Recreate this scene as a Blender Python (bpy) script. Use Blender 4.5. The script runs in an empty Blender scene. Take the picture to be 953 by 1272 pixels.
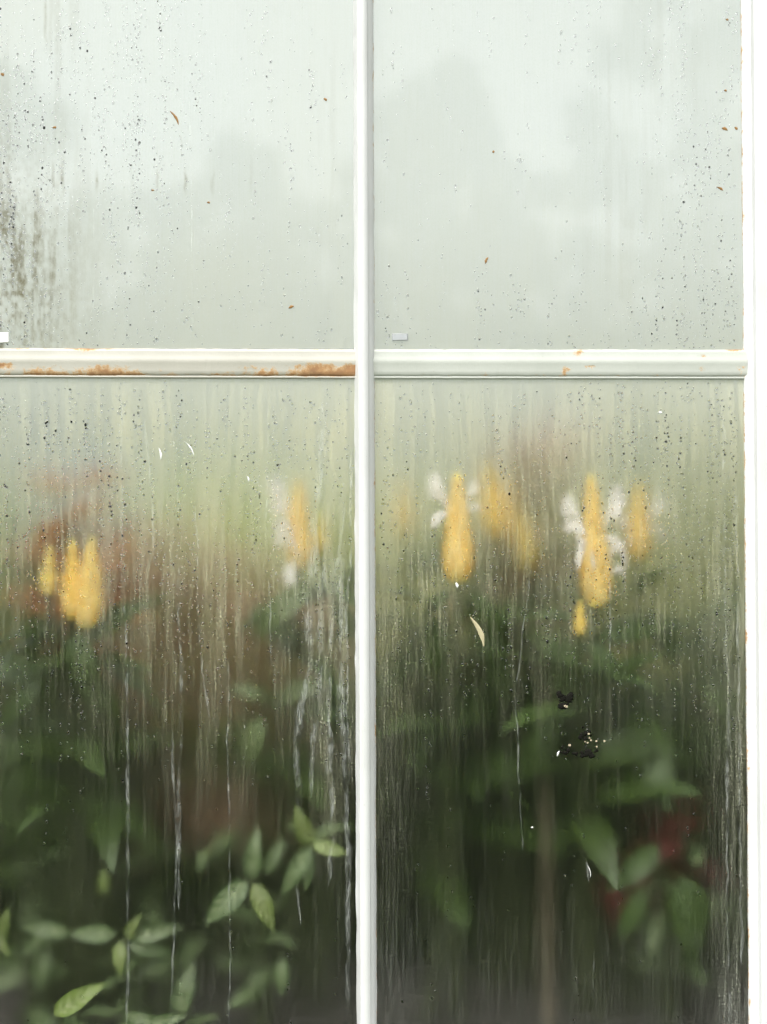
import bpy, math, random
import numpy as np
from mathutils import Vector, Matrix

R = math.radians
random.seed(7)
rng = np.random.default_rng(11)
scene = bpy.context.scene
col = scene.collection

# ------------------------------------------------------------------ camera
D = 1.60            # lens to glass, metres
CZ = 1.15           # lens height
S = 36 / 50 * D / 1272      # metres on the glass per photo pixel
cam_d = bpy.data.cameras.new('camera')
cam = bpy.data.objects.new('camera', cam_d)
col.objects.link(cam)
cam.location = (0, -D, CZ)
cam.rotation_euler = (R(90), 0, 0)
cam_d.lens = 50
cam_d.sensor_width = 36
cam_d.clip_end = 2000
cam_d.dof.use_dof = True
cam_d.dof.focus_distance = D - 0.004
cam_d.dof.aperture_fstop = 3.2
scene.camera = cam

# ------------------------------------------------------------------ sky, sun, exposure
SUN_EL, SUN_AZ = 54, -152           # azimuth from +Y towards +X
w = bpy.data.worlds.new('World')
scene.world = w
w.use_nodes = True
wn = w.node_tree
sky = wn.nodes.new('ShaderNodeTexSky')
sky.sky_type = 'NISHITA'
sky.sun_disc = False
sky.sun_elevation = R(SUN_EL)
sky.sun_rotation = R(SUN_AZ)
sky.air_density = 1.0
sky.dust_density = 3.0
hsv = wn.nodes.new('ShaderNodeHueSaturation')
hsv.inputs['Saturation'].default_value = 0.10      # overcast: the blue is mostly gone
wn.links.new(sky.outputs[0], hsv.inputs['Color'])
wn.links.new(hsv.outputs[0], wn.nodes['Background'].inputs[0])
wn.nodes['Background'].inputs[1].default_value = 0.15

sd = bpy.data.lights.new('sun', 'SUN')
sd.energy = 1.5
sd.angle = R(60)
sd.color = (1.0, 0.96, 0.89)
sun = bpy.data.objects.new('sun', sd)
col.objects.link(sun)
dirn = Vector((math.sin(R(SUN_AZ)) * math.cos(R(SUN_EL)), math.cos(R(SUN_AZ)) * math.cos(R(SUN_EL)), math.sin(R(SUN_EL))))
sun.rotation_euler = dirn.to_track_quat('Z', 'Y').to_euler()
sun.location = dirn * 20

vs = scene.view_settings
vs.view_transform = 'Standard'
vs.look = 'None'
vs.gamma = 1
vs.use_curve_mapping = False
vs.exposure = 1.25
cy = scene.cycles
cy.use_denoising = True
cy.denoiser = 'OPENIMAGEDENOISE'
cy.use_adaptive_sampling = False
cy.sampling_pattern = 'BLUE_NOISE'
cy.max_bounces = 14
cy.transmission_bounces = 12
cy.diffuse_bounces = 5
cy.transparent_max_bounces = 16
cy.blur_glossy = 1.0
cy.sample_clamp_indirect = 10.0


# ------------------------------------------------------------------ helpers
def P(px, py, y=0.0):
    """photo pixel -> point at depth y behind the outer face of the glass"""
    k = S * (D + y) / D
    return Vector(((px - 476.5) * k, y, CZ - (py - 636) * k))


def link(o):
    col.objects.link(o)
    return o


def tag(o, label=None, cat=None, group=None, kind=None):
    if label: o['label'] = label
    if cat: o['category'] = cat
    if group: o['group'] = group
    if kind: o['kind'] = kind
    return o


def empty(name, loc):
    o = bpy.data.objects.new(name, None)
    o.empty_display_size = 0.05
    o.location = loc
    return link(o)


def mesh(name, verts, faces, mat=None, smooth=True, uvs=None):
    me = bpy.data.meshes.new(name)
    me.from_pydata([tuple(v) for v in verts], [], faces)
    if mat: me.materials.append(mat)
    if smooth:
        me.polygons.foreach_set('use_smooth', [True] * len(me.polygons))
    if uvs is not None:
        l = me.uv_layers.new(name='UVMap')
        vi = np.empty(len(me.loops), dtype=np.int32)
        me.loops.foreach_get('vertex_index', vi)
        l.data.foreach_set('uv', np.asarray(uvs, dtype=np.float32)[vi].ravel())
    me.update()
    return me


def obj(name, me, parent=None, M=None):
    o = bpy.data.objects.new(name, me)
    link(o)
    if parent: o.parent = parent
    if M is not None: o.matrix_basis = M
    return o


def box(x0, x1, y0, y1, z0, z1):
    v = [(x0, y0, z0), (x1, y0, z0), (x1, y1, z0), (x0, y1, z0), (x0, y0, z1), (x1, y0, z1), (x1, y1, z1), (x0, y1, z1)]
    f = [(0, 3, 2, 1), (4, 5, 6, 7), (0, 1, 5, 4), (1, 2, 6, 5), (2, 3, 7, 6), (3, 0, 4, 7)]
    return v, f


def boxmesh(name, b, mat, off=(0, 0, 0)):
    v, f = box(*b)
    v = [(a[0] - off[0], a[1] - off[1], a[2] - off[2]) for a in v]
    return mesh(name, v, f, mat, False)


def tube(pts, rad, sides=6, cap=True):
    pts = [Vector(p) for p in pts]
    V, F = [], []
    n = len(pts)
    for i, p in enumerate(pts):
        t = (pts[min(i + 1, n - 1)] - pts[max(i - 1, 0)]).normalized()
        a = t.cross(Vector((0, 1, 0.13)))
        if a.length < 1e-3: a = t.cross(Vector((1, 0, 0)))
        a.normalize()
        b = t.cross(a)
        r = rad[i] if hasattr(rad, '__len__') else rad
        for k in range(sides):
            an = 2 * math.pi * k / sides
            V.append(p + (a * math.cos(an) + b * math.sin(an)) * r)
    for i in range(n - 1):
        for k in range(sides):
            k2 = (k + 1) % sides
            F.append((i * sides + k, i * sides + k2, (i + 1) * sides + k2, (i + 1) * sides + k))
    if cap:
        F.append(tuple(range(sides - 1, -1, -1)))
        F.append(tuple(range((n - 1) * sides, n * sides)))
    return V, F


_NT = {}


def vnoise(x, y, seed):
    """smooth value noise on arrays, about 0..1"""
    if seed not in _NT: _NT[seed] = np.random.default_rng(seed).random((512, 512))
    r = _NT[seed]
    xi, yi = np.floor(x).astype(int), np.floor(y).astype(int)
    fx, fy = x - xi, y - yi
    fx = fx * fx * (3 - 2 * fx)
    fy = fy * fy * (3 - 2 * fy)
    g = lambda a, b: r[a % 512, b % 512]
    return (g(xi, yi) * (1 - fx) + g(xi + 1, yi) * fx) * (1 - fy) + (g(xi, yi + 1) * (1 - fx) + g(xi + 1, yi + 1) * fx) * fy


def fbm(x, y, seed, oct=3):
    a, t, s = 0, 0, 0
    for k in range(oct):
        w_ = 0.5 ** k
        a = a + w_ * vnoise(x * 2 ** k, y * 2 ** k, seed + 31 * k)
        s += w_
    return a / s


# ------------------------------------------------------------------ materials
class NT:
    def __init__(self, name):
        self.m = bpy.data.materials.new(name)
        self.m.use_nodes = True
        self.t = self.m.node_tree
        self.t.nodes.clear()
        self.out = self.t.nodes.new('ShaderNodeOutputMaterial')

    def n(self, typ, **kw):
        nd = self.t.nodes.new(typ)
        for k, v in kw.items():
            if k.startswith('i_'):
                self.set(nd.inputs[k[2:].replace('_', ' ')], v)
            elif k.startswith('p'):
                try:
                    self.set(nd.inputs[int(k[1:])], v)
                except ValueError:
                    setattr(nd, k, v)
            else:
                setattr(nd, k, v)
        return nd

    def set(self, sock, v):
        if hasattr(v, 'outputs'):
            self.t.links.new(v.outputs[0], sock)
        elif isinstance(v, bpy.types.NodeSocket):
            self.t.links.new(v, sock)
        else:
            sock.default_value = v

    def math(self, op, a, b=0.0, c=0.0, clamp=False):
        return self.n('ShaderNodeMath', operation=op, use_clamp=clamp, p0=a, p1=b, p2=c)

    def ramp(self, v, a, b, o0=0.0, o1=1.0, smooth=True):
        return self.n('ShaderNodeMapRange', interpolation_type='SMOOTHSTEP' if smooth else 'LINEAR', p0=v, p1=a, p2=b, p3=o0, p4=o1)

    def mixc(self, f, a, b):
        nd = self.n('ShaderNodeMix', data_type='RGBA')
        self.set(nd.inputs[0], f)
        self.set(nd.inputs[6], a)
        self.set(nd.inputs[7], b)
        return nd.outputs[2]

    def noise(self, scale, detail=3, rough=0.55, vec=None, stretch=None):
        nd = self.n('ShaderNodeTexNoise')
        nd.inputs['Scale'].default_value = scale
        nd.inputs['Detail'].default_value = detail
        nd.inputs['Roughness'].default_value = rough
        if vec is None:
            vec = self.n('ShaderNodeTexCoord').outputs['Object']
        if stretch:
            mp = self.n('ShaderNodeMapping')
            mp.inputs['Scale'].default_value = stretch
            self.set(mp.inputs['Vector'], vec)
            vec = mp
        self.set(nd.inputs['Vector'], vec)
        return nd

    def done(self, sh):
        self.set(self.out.inputs['Surface'], sh)
        return self.m


def c4(c): return (c[0], c[1], c[2], 1)


def paint_mat(name, base, grime, grime_amt, rust_lo, rust_thr):
    m = NT(name)
    big = m.noise(9, 4, 0.6)
    fine = m.noise(120, 3, 0.6, stretch=(1, 1, 0.25))
    spots = m.noise(300, 2, 0.5)
    g = m.math('MULTIPLY', m.ramp(big, 0.40, 0.75), grime_amt)
    colr = m.mixc(g, c4(base), c4(grime))
    colr = m.mixc(m.ramp(fine, 0.60, 0.85, 0, 0.25), colr, c4([x * 0.75 for x in grime]))
    colr = m.mixc(m.ramp(spots, 0.74, 0.80, 0, 0.55), colr, (0.30, 0.27, 0.22, 1))
    # rust where the 'rust' attribute allows it
    at = m.n('ShaderNodeAttribute', attribute_name='rust')
    rn = m.noise(80, 6, 0.75)
    rf = m.math('ADD', m.math('MULTIPLY', at.outputs['Fac'], 0.62), rn)
    rmask = m.ramp(rf, rust_lo, rust_thr)
    rcol = m.mixc(m.noise(90, 4, 0.7), (0.42, 0.20, 0.055, 1), (0.11, 0.045, 0.016, 1))
    rcol = m.mixc(m.ramp(rf, rust_lo, rust_thr + 0.12), (0.55, 0.35, 0.15, 1), rcol)
    rmask = m.math('MULTIPLY', rmask, 0.9)
    colr = m.mixc(rmask, colr, rcol)
    b = m.n('ShaderNodeBsdfPrincipled')
    m.set(b.inputs['Base Color'], colr)
    m.set(b.inputs['Roughness'], m.ramp(rmask, 0, 1, 0.38, 0.85))
    bp = m.n('ShaderNodeBump')
    bp.inputs['Strength'].default_value = 0.35
    bp.inputs['Distance'].default_value = 0.0012
    m.set(bp.inputs['Height'], m.math('ADD', m.noise(70, 5, 0.6, stretch=(1, 1, 0.4)), m.math('MULTIPLY', rmask, 0.5)))
    m.set(b.inputs['Normal'], bp)
    return m.done(b)


PAINT = paint_mat('white_gloss_paint', (0.57, 0.58, 0.575), (0.46, 0.47, 0.45), 0.5, 0.90, 1.02)
TRANSOM_WARM = paint_mat('weathered_cream_paint', (0.42, 0.41, 0.36), (0.35, 0.345, 0.295), 0.8, 0.80, 0.97)
TRANSOM_PALE = paint_mat('weathered_grey_green_paint', (0.44, 0.46, 0.42), (0.38, 0.40, 0.36), 0.9, 0.84, 0.98)


def pane_mat():
    m = NT('fogged_greenhouse_glass')
    A = lambda n_: m.n('ShaderNodeAttribute', attribute_name=n_).outputs['Fac']
    fog, rough, stain, green = A('fog'), A('rough'), A('stain'), A('green')
    g1 = m.noise(1.0, 1, 0.5, stretch=(520, 1, 22))       # hair-fine runs
    g2 = m.noise(1.0, 3, 0.65, stretch=(190, 1, 9))
    g3 = m.noise(1.0, 2, 0.6, stretch=(560, 1, 420))      # mist grain
    lin = lambda t_, a_: m.math('MULTIPLY', m.ramp(t_, 0.3, 0.7, -1, 1, False), a_)
    fine = m.math('ADD', m.math('ADD', lin(g1, 0.60), lin(g2, 0.45)), lin(g3, 0.95))
    # runs show most where the mist is thin; thick mist is even
    thick = m.math('ADD', m.ramp(fog, 0.10, 0.33, 1.35, 0.18), m.ramp(fog, 0.008, 0.05, 0.15, 0.0))
    cov = m.math('MULTIPLY', fog, m.math('EXPONENT', m.math('MULTIPLY', fine, thick)), clamp=True)
    g4 = m.noise(1.0, 1, 0.5, stretch=(420, 1, 330))
    cov = m.math('ADD', cov, m.ramp(g4, 0.70, 0.80, 0, 0.16), clamp=True)       # dust specks
    fcol = m.mixc(green, (0.75, 0.81, 0.755, 1), (0.73, 0.72, 0.50, 1))
    fcol = m.mixc(stain, fcol, (0.15, 0.12, 0.035, 1))
    d = m.n('ShaderNodeBsdfDiffuse')
    m.set(d.inputs['Color'], fcol)
    tl = m.n('ShaderNodeBsdfTranslucent')
    m.set(tl.inputs['Color'], fcol)
    film = m.n('ShaderNodeMixShader', p0=0.42, p1=d, p2=tl)
    gl = m.n('ShaderNodeBsdfGlass')
    gl.inputs['IOR'].default_value = 1.45
    gl.inputs['Color'].default_value = (0.97, 0.985, 0.975, 1)
    rf = m.n('ShaderNodeBsdfRefraction')
    rf.inputs['IOR'].default_value = 1.45
    rf.inputs['Color'].default_value = (0.97, 0.985, 0.975, 1)
    m.set(rf.inputs['Roughness'], rough)
    seen = m.n('ShaderNodeMixShader', p0=cov, p1=rf, p2=film)
    # smooth outer skin of the glass
    fr = m.n('ShaderNodeFresnel')
    fr.inputs['IOR'].default_value = 1.45
    gs = m.n('ShaderNodeBsdfGlossy')
    gs.inputs['Roughness'].default_value = 0.04
    f2 = m.math('MULTIPLY', fr, 1.3, clamp=True)          # both faces of the sheet reflect
    geo = m.n('ShaderNodeNewGeometry')
    f2 = m.math('MULTIPLY', f2, m.math('SUBTRACT', 1.0, geo.outputs['Backfacing']))
    return m.done(m.n('ShaderNodeMixShader', p0=f2, p1=seen, p2=gs))


def inner_mat():
    m = NT('clear_inner_glass_face')
    rf = m.n('ShaderNodeBsdfRefraction')
    rf.inputs['IOR'].default_value = 1.45
    rf.inputs['Roughness'].default_value = 0.0
    rf.inputs['Color'].default_value = (1, 1, 1, 1)
    return m.done(rf)


PANE, PANE_IN = pane_mat(), inner_mat()


def water_mat():
    m = NT('clear_water')
    g = m.n('ShaderNodeBsdfGlass')
    g.inputs['IOR'].default_value = 1.40
    g.inputs['Roughness'].default_value = 0.02
    return m.done(g)


def residue_mat():
    m = NT('chalky_water_residue')
    d = m.n('ShaderNodeBsdfDiffuse')
    d.inputs['Color'].default_value = (0.70, 0.74, 0.70, 1)
    t = m.n('ShaderNodeBsdfTransparent')
    uv = m.n('ShaderNodeSeparateXYZ', p0=m.n('ShaderNodeUVMap', uv_map='UVMap'))
    across = m.ramp(m.math('ABSOLUTE', m.math('SUBTRACT', uv.outputs[0], 0.5)), 0.10, 0.5, 1, 0)
    n1 = m.noise(1, 3, 0.7, stretch=(620, 1, 90))
    n2 = m.noise(1, 3, 0.6, stretch=(60, 1, 28))
    f = m.math('MULTIPLY', m.ramp(n1, 0.36, 0.70, 0.02, 0.32), m.ramp(n2, 0.38, 0.62, 0.06, 1.0))
    return m.done(m.n('ShaderNodeMixShader', p0=m.math('MULTIPLY', f, across), p1=t, p2=d))


WATER, RESIDUE = water_mat(), residue_mat()


def simple(name, colr, rough=0.7, var=0.25, scale=20, bump=0.0, stretch=None, spec=0.4):
    m = NT(name)
    n1 = m.noise(scale, 5, 0.65, stretch=stretch)
    b = m.n('ShaderNodeBsdfPrincipled')
    m.set(b.inputs['Base Color'], m.mixc(n1, c4([x * (1 - var) for x in colr]), c4([min(1, x * (1 + var)) for x in colr])))
    b.inputs['Roughness'].default_value = rough
    b.inputs['Specular IOR Level'].default_value = spec
    if bump:
        bp = m.n('ShaderNodeBump')
        bp.inputs['Strength'].default_value = bump
        bp.inputs['Distance'].default_value = 0.01
        m.set(bp.inputs['Height'], n1)
        m.set(b.inputs['Normal'], bp)
    return m.done(b)


def leaf_mat(name, colr, vein, vein_amt, transl=0.35, rough=0.42, var=0.35):
    m = NT(name)
    uv = m.n('ShaderNodeUVMap', uv_map='UVMap')
    sep = m.n('ShaderNodeSeparateXYZ', p0=uv)
    u = m.math('ABSOLUTE', m.math('SUBTRACT', sep.outputs[0], 0.5))      # 0 at midrib .. 0.5 edge
    v = sep.outputs[1]
    ph = m.math('FRACT', m.math('SUBTRACT', m.math('MULTIPLY', v, 5.5), m.math('MULTIPLY', u, 2.6)))
    side = m.ramp(m.math('ABSOLUTE', m.math('SUBTRACT', ph, 0.5)), 0.10, 0.26, 1, 0)
    side = m.math('MULTIPLY', side, m.ramp(u, 0.30, 0.47, 1, 0))
    mid = m.ramp(u, 0.02, 0.06, 1, 0)
    vn = m.math('MULTIPLY', m.math('MULTIPLY', m.math('MAXIMUM', mid, side), vein_amt), m.ramp(m.noise(5.0, 3, 0.6), 0.3, 0.65, 0.25, 1.0))
    rnd = m.n('ShaderNodeObjectInfo').outputs['Random']
    n1 = m.noise(3.0, 3, 0.6)
    dark, light = [x * (1 - var) for x in colr], [x * (1 + var) for x in colr]
    c = m.mixc(rnd, c4(dark), c4(light))
    c = m.mixc(m.math('MULTIPLY', n1, 0.4), c, c4([light[0] * 1.3, light[1], light[2] * 0.8]))
    c = m.mixc(vn, c, c4(vein))
    b = m.n('ShaderNodeBsdfPrincipled')
    m.set(b.inputs['Base Color'], c)
    b.inputs['Roughness'].default_value = rough
    b.inputs['Specular IOR Level'].default_value = 0.4
    t = m.n('ShaderNodeBsdfTranslucent')
    m.set(t.inputs['Color'], m.mixc(0.5, c, c4([min(.95, colr[0] * 1.6), min(.85, colr[1] * 1.7), colr[2] * 0.6])) if var > 0.2 else c)
    return m.done(m.n('ShaderNodeMixShader', p0=transl, p1=b, p2=t))


L_LOLLI = leaf_mat('deep_green_leaf', (0.042, 0.074, 0.014), (0.15, 0.22, 0.09), 0.4)
L_VEIN = leaf_mat('pale_veined_leaf', (0.052, 0.092, 0.028), (0.44, 0.50, 0.28), 0.8)
L_VEIN_FRESH = leaf_mat('fresh_yellow_green_leaf', (0.15, 0.22, 0.05), (0.48, 0.50, 0.28), 0.6)
L_DARK = leaf_mat('dark_shrub_leaf', (0.028, 0.048, 0.006), (0.07, 0.11, 0.04), 0.3)
L_BROWN = leaf_mat('mauve_brown_leaf', (0.38, 0.265, 0.18), (0.44, 0.33, 0.23), 0.4)
L_RUST = leaf_mat('rust_red_leaf', (0.36, 0.16, 0.055), (0.34, 0.14, 0.05), 0.4)
L_MAROON = leaf_mat('maroon_leaf', (0.11, 0.022, 0.022), (0.2, 0.05, 0.04), 0.4)
L_LIME = leaf_mat('pale_lime_leaf', (0.40, 0.46, 0.14), (0.5, 0.54, 0.24), 0.4)
L_GREY = leaf_mat('grey_green_leaf', (0.32, 0.34, 0.12), (0.42, 0.44, 0.2), 0.4)
L_SAGE = leaf_mat('sage_green_leaf', (0.115, 0.155, 0.065), (0.2, 0.25, 0.13), 0.4)
L_TREE = leaf_mat('tree_foliage', (0.045, 0.070, 0.025), (0.08, 0.11, 0.04), 0.2)
STEM = simple('green_brown_stem', (0.050, 0.058, 0.020), 0.7, 0.4, 60)
BRACT = leaf_mat('golden_bract', (0.98, 0.83, 0.30), (0.98, 0.88, 0.45), 0.4, transl=0.40, rough=0.5, var=0.10)
CORE = simple('spike_core', (0.90, 0.70, 0.14), 0.6, 0.2, 60)
PETAL = leaf_mat('white_petal', (0.90, 0.91, 0.90), (0.92, 0.92, 0.91), 0.3, transl=0.35, rough=0.5, var=0.05)
SOIL = simple('damp_dark_soil', (0.055, 0.046, 0.040), 0.95, 0.6, 45, bump=0.8)
GRAVEL = simple('pale_path_gravel', (0.23, 0.22, 0.20), 0.95, 0.35, 60, bump=0.5)
LAWN = simple('lawn', (0.050, 0.075, 0.025), 0.95, 0.4, 3, bump=0.5)
BRICK = simple('old_brick', (0.24, 0.13, 0.09), 0.9, 0.35, 30, bump=0.3)
MORTAR = simple('lime_mortar', (0.33, 0.31, 0.28), 0.95, 0.2, 60, bump=0.3)
CANE = simple('bamboo_cane', (0.27, 0.21, 0.14), 0.6, 0.3, 25, stretch=(1, 1, 0.1))
BARK = simple('bark', (0.10, 0.08, 0.06), 0.95, 0.4, 12, bump=0.6)
STEEL = simple('galvanised_clip', (0.36, 0.38, 0.39), 0.5, 0.2, 200)
HUSK = simple('brown_seed_husk', (0.24, 0.125, 0.035), 0.7, 0.4, 300)
DRYPETAL = simple('dried_petal', (0.40, 0.36, 0.22), 0.7, 0.3, 120)
DIRT = simple('black_dirt', (0.010, 0.010, 0.008), 0.95, 0.5, 200, spec=0.03)
CRUMB = simple('pale_crumb', (0.42, 0.36, 0.25), 0.9, 0.4, 300)
LIME = simple('lime_fleck', (0.75, 0.77, 0.75), 0.9, 0.1, 200)


def roofglass_mat(name, film, tint):
    """hazed glass that lets light straight through (roof and far walls)"""
    m = NT(name)
    t = m.n('ShaderNodeBsdfTransparent')
    t.inputs['Color'].default_value = (0.93, 0.96, 0.94, 1)
    tl = m.n('ShaderNodeBsdfTranslucent')
    tl.inputs['Color'].default_value = c4(tint)
    d = m.n('ShaderNodeBsdfDiffuse')
    d.inputs['Color'].default_value = c4(tint)
    f = m.n('ShaderNodeMixShader', p0=0.25, p1=tl, p2=d)
    n1 = m.noise(6, 4, 0.6, stretch=(1, 1, 0.25))
    fac = m.ramp(n1, 0.25, 0.8, film - 0.12, min(1, film + 0.12))
    return m.done(m.n('ShaderNodeMixShader', p0=fac, p1=t, p2=f))


ROOFGLASS = roofglass_mat('hazed_roof_glass', 0.14, (0.84, 0.87, 0.84))
FARGLASS = roofglass_mat('dimmed_far_glass', 0.86, (0.475, 0.51, 0.475))  # dimmer backdrop light is put into the film tint

# ------------------------------------------------------------------ ground outside
g = mesh('ground', [(-700, -700, 0), (700, -700, 0), (700, 700, 0), (-700, 700, 0)], [(0, 1, 2, 3)], LAWN, False)
tag(obj('ground', g), kind='structure')
g = boxmesh('floor', (-3.0, 3.0, 2.02, 3.86, -0.05, 0.024), GRAVEL)
tag(obj('floor', g), kind='structure')

# ------------------------------------------------------------------ planting bed
nx, ny = 120, 60
xs, ys = np.linspace(-2.95, 2.95, nx), np.linspace(0.03, 2.0, ny)
gx, gy = np.meshgrid(xs, ys)
gz = 0.50 + 0.030 * fbm(gx * 9 + 50, gy * 9 + 50, 5) + 0.010 * rng.random(gx.shape)
V = np.stack([gx, gy, gz], -1).reshape(-1, 3)
F = [(j * nx + i, j * nx + i + 1, (j + 1) * nx + i + 1, (j + 1) * nx + i) for j in range(ny - 1) for i in range(nx - 1)]
tag(obj('soil', mesh('soil', V, F, SOIL)), kind='structure')
edge = boxmesh('bed_wall', (-2.97, 2.97, 2.0, 2.02, 0.0, 0.56), BRICK)
tag(obj('bed_wall', edge), 'low brick edging along the back of the planting bed', 'wall')

# ------------------------------------------------------------------ greenhouse
gh = empty('greenhouse', (0, 0, 0))
tag(gh, 'white painted old greenhouse front with fogged glass panes and rusty glazing bars', 'greenhouse')

Z_TOP, Z_BOT = P(0, -260).z, P(0, 1400).z


def bar_mesh(profile, xtop, xbot, ztop, zbot, mat, wob, seed, nseg=220, rust=()):
    """profile: (dx in px, y in m, wobble weight, rust weight); runs down z"""
    V, F, Ru = [], [], []
    n = len(profile)
    t = np.linspace(0, 1, nseg)
    wn_ = [(fbm(t * 60, t * 0 + 3.3 * k, seed + k, 3) - 0.5) * 2 for k in range(n)]
    for i in range(nseg):
        x0 = xtop + (xbot - xtop) * t[i]
        z = ztop + (zbot - ztop) * t[i]
        for k, (dx, y, ww, rw) in enumerate(profile):
            V.append(((x0 + dx + wn_[k][i] * wob * ww) * S, y, z))
            Ru.append(rw)
    for i in range(nseg - 1):
        for k in range(n - 1):
            a = i * n + k
            F.append((a, a + n, a + n + 1, a + 1))
    me = mesh('glazing_bar', V, F, mat, True)
    at = me.attributes.new('rust', 'FLOAT', 'POINT')
    at.data.foreach_set('value', Ru)
    return me


def xpx(px): return px - 476.5


def set_ridge_smooth(o):
    m = o.modifiers.new('edge', 'EDGE_SPLIT')
    m.split_angle = R(32)


# profile of a glazing bar: putty fillet, proud rounded nose, shadow gap, putty fillet
BAR = [(-12.5, -0.0006, 1, 0.0), (-12.0, -0.0030, 1, 0.0), (-8.5, -0.0110, 0.5, 0), (-7.0, -0.0165, 0.1, 0), (-4.0, -0.0190, 0, 0),
       (0.0, -0.0195, 0, 0), (3.0, -0.0185, 0, 0), (5.2, -0.0165, 0.1, 0), (5.7, -0.0125, 0.1, 0.15), (6.4, -0.0120, 0.2, 0.2),
       (9.5, -0.0090, 0.5, 0.1), (12.4, -0.0035, 0.8, 0.62), (12.9, -0.0006, 0.8, 0.75)]
JAMB = [(-5.5, -0.0006, 0.8, 0.75), (-5.0, -0.0035, 0.8, 0.62), (3.0, -0.0062, 0.4, 0.12), (5.2, -0.0075, 0.2, 0.1), (5.8, -0.0180, 0.1, 0),
        (8.0, -0.0195, 0.1, 0), (14.0, -0.0198, 0, 0), (18.0, -0.0199, 0, 0), (18.6, -0.0204, 0, 0), (20.8, -0.0206, 0, 0),
        (60.0, -0.0220, 0, 0), (62.0, -0.0200, 0, 0), (63.0, -0.0080, 0.2, 0), (68.0, -0.0060, 0.4, 0.2), (72.0, -0.0030, 0.6, 0.5), (72.6, -0.0006, 0.6, 0.6)]


def line_at(top, bot, py):      # px of a bar's axis, given at py 0 and 1272
    return top + (bot - top) * py / 1272


def add_bar(name, prof, top, bot, seed, wob=1.1):
    xt, xb = line_at(top, bot, -260), line_at(top, bot, 1400)
    o = obj(name, bar_mesh(prof, xpx(xt), xpx(xb), Z_TOP, Z_BOT, PAINT, wob, seed), gh)
    set_ridge_smooth(o)
    return o


BARX = {'left': (-30, -28), 'mid': (451, 455.5), 'jamb': (925, 935.5)}
add_bar('glazing_bar', BAR, *BARX['left'], 3)
add_bar('glazing_bar', BAR, *BARX['mid'], 17)
add_bar('corner_post', JAMB, *BARX['jamb'], 29, 0.8)
add_bar('glazing_bar', BAR, -512, -512, 41)
add_bar('glazing_bar', BAR, 1460, 1460, 43)

# transoms: moulded bars that run between the uprights
TR = [(0, -0.0008, 0.66), (0.6, -0.0040, 0.55), (4, -0.0043, 0.15), (9, -0.0046, 0.0), (11.5, -0.0052, 0.0), (14, -0.0056, 0), (16, -0.0058, 0), (18.5, -0.0055, 0.1),
      (21, -0.0052, 0.30), (27, -0.0049, 0.46), (31, -0.0048, 0.62), (33.0, -0.0036, 0.75), (33.6, -0.0028, 0.6), (34.4, -0.0036, 0.1), (36.3, -0.0036, 0.0), (37.2, -0.0008, 0.1)]


def add_transom(x0, x1, py0, py1, mat, seed, rust_gain, blotches):
    nseg = 260
    V, F, Ru = [], [], []
    n = len(TR)
    for i in range(nseg):
        t = i / (nseg - 1)
        px = x0 + (x1 - x0) * t
        py = py0 + (py1 - py0) * t
        wob = (float(fbm(np.array([t * 40]), np.array([1.0]), seed, 3)[0]) - 0.5) * 1.4
        for k, (dz, y, r) in enumerate(TR):
            q = P(px, py + dz + (wob if k in (0, 1, 10, 11, 12) else 0))
            V.append((q.x, y, q.z))
            rr = r * rust_gain
            for (bx, bd, br, bs) in blotches:
                d2 = ((px - bx) / br) ** 2 + ((dz - bd) / (br * 0.45)) ** 2
                rr = rr + bs * math.exp(-d2)
            Ru.append(rr)
    for i in range(nseg - 1):
        for k in range(n - 1):
            a = i * n + k
            F.append((a, a + 1, a + n + 1, a + n))
    me = mesh('transom', V, F, mat)
    me.attributes.new('rust', 'FLOAT', 'POINT').data.foreach_set('value', Ru)
    me.flip_normals()
    return obj('transom', me, gh)


add_transom(-24, 448, 432.5, 434, TRANSOM_WARM, 5, 0.78, [(5, 21, 14, 0.75), (112, 2, 22, 0.45), (130, 26, 25, 0.25), (60, 28, 30, 0.25), (150, 30, 30, 0.25), (405, 24, 40, 0.60), (442, 24, 9, 0.9), (320, 30, 40, 0.15), (230, 10, 25, -0.3)])
add_transom(459, 927, 434, 434.5, TRANSOM_PALE, 6, 0.62, [(718, 6, 12, 0.75), (733, 22, 9, 0.7), (700, 24, 14, 0.5), (872, 9, 10, 0.7), (872, 24, 9, 0.55), (921, 22, 14, 0.5), (912, 0, 14, 0.5), (490, 17, 20, 0.25), (560, 15, 40, 0.1)])
add_transom(-505, -36, 433, 432, TRANSOM_WARM, 7, 0.8, [])
add_transom(1003, 1455, 435, 435, TRANSOM_PALE, 8, 0.7, [])


# ---- fog map of the glass, as a function of photo pixels
def sstep(a, b, x):
    t = np.clip((x - a) / (b - a), 0, 1)
    return t * t * (3 - 2 * t)


def blob(u, v, cx, cy_, rx, ry, p=1.0):
    return np.exp(-(((u - cx) / rx) ** 2 + ((v - cy_) / ry) ** 2) ** p)


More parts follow.
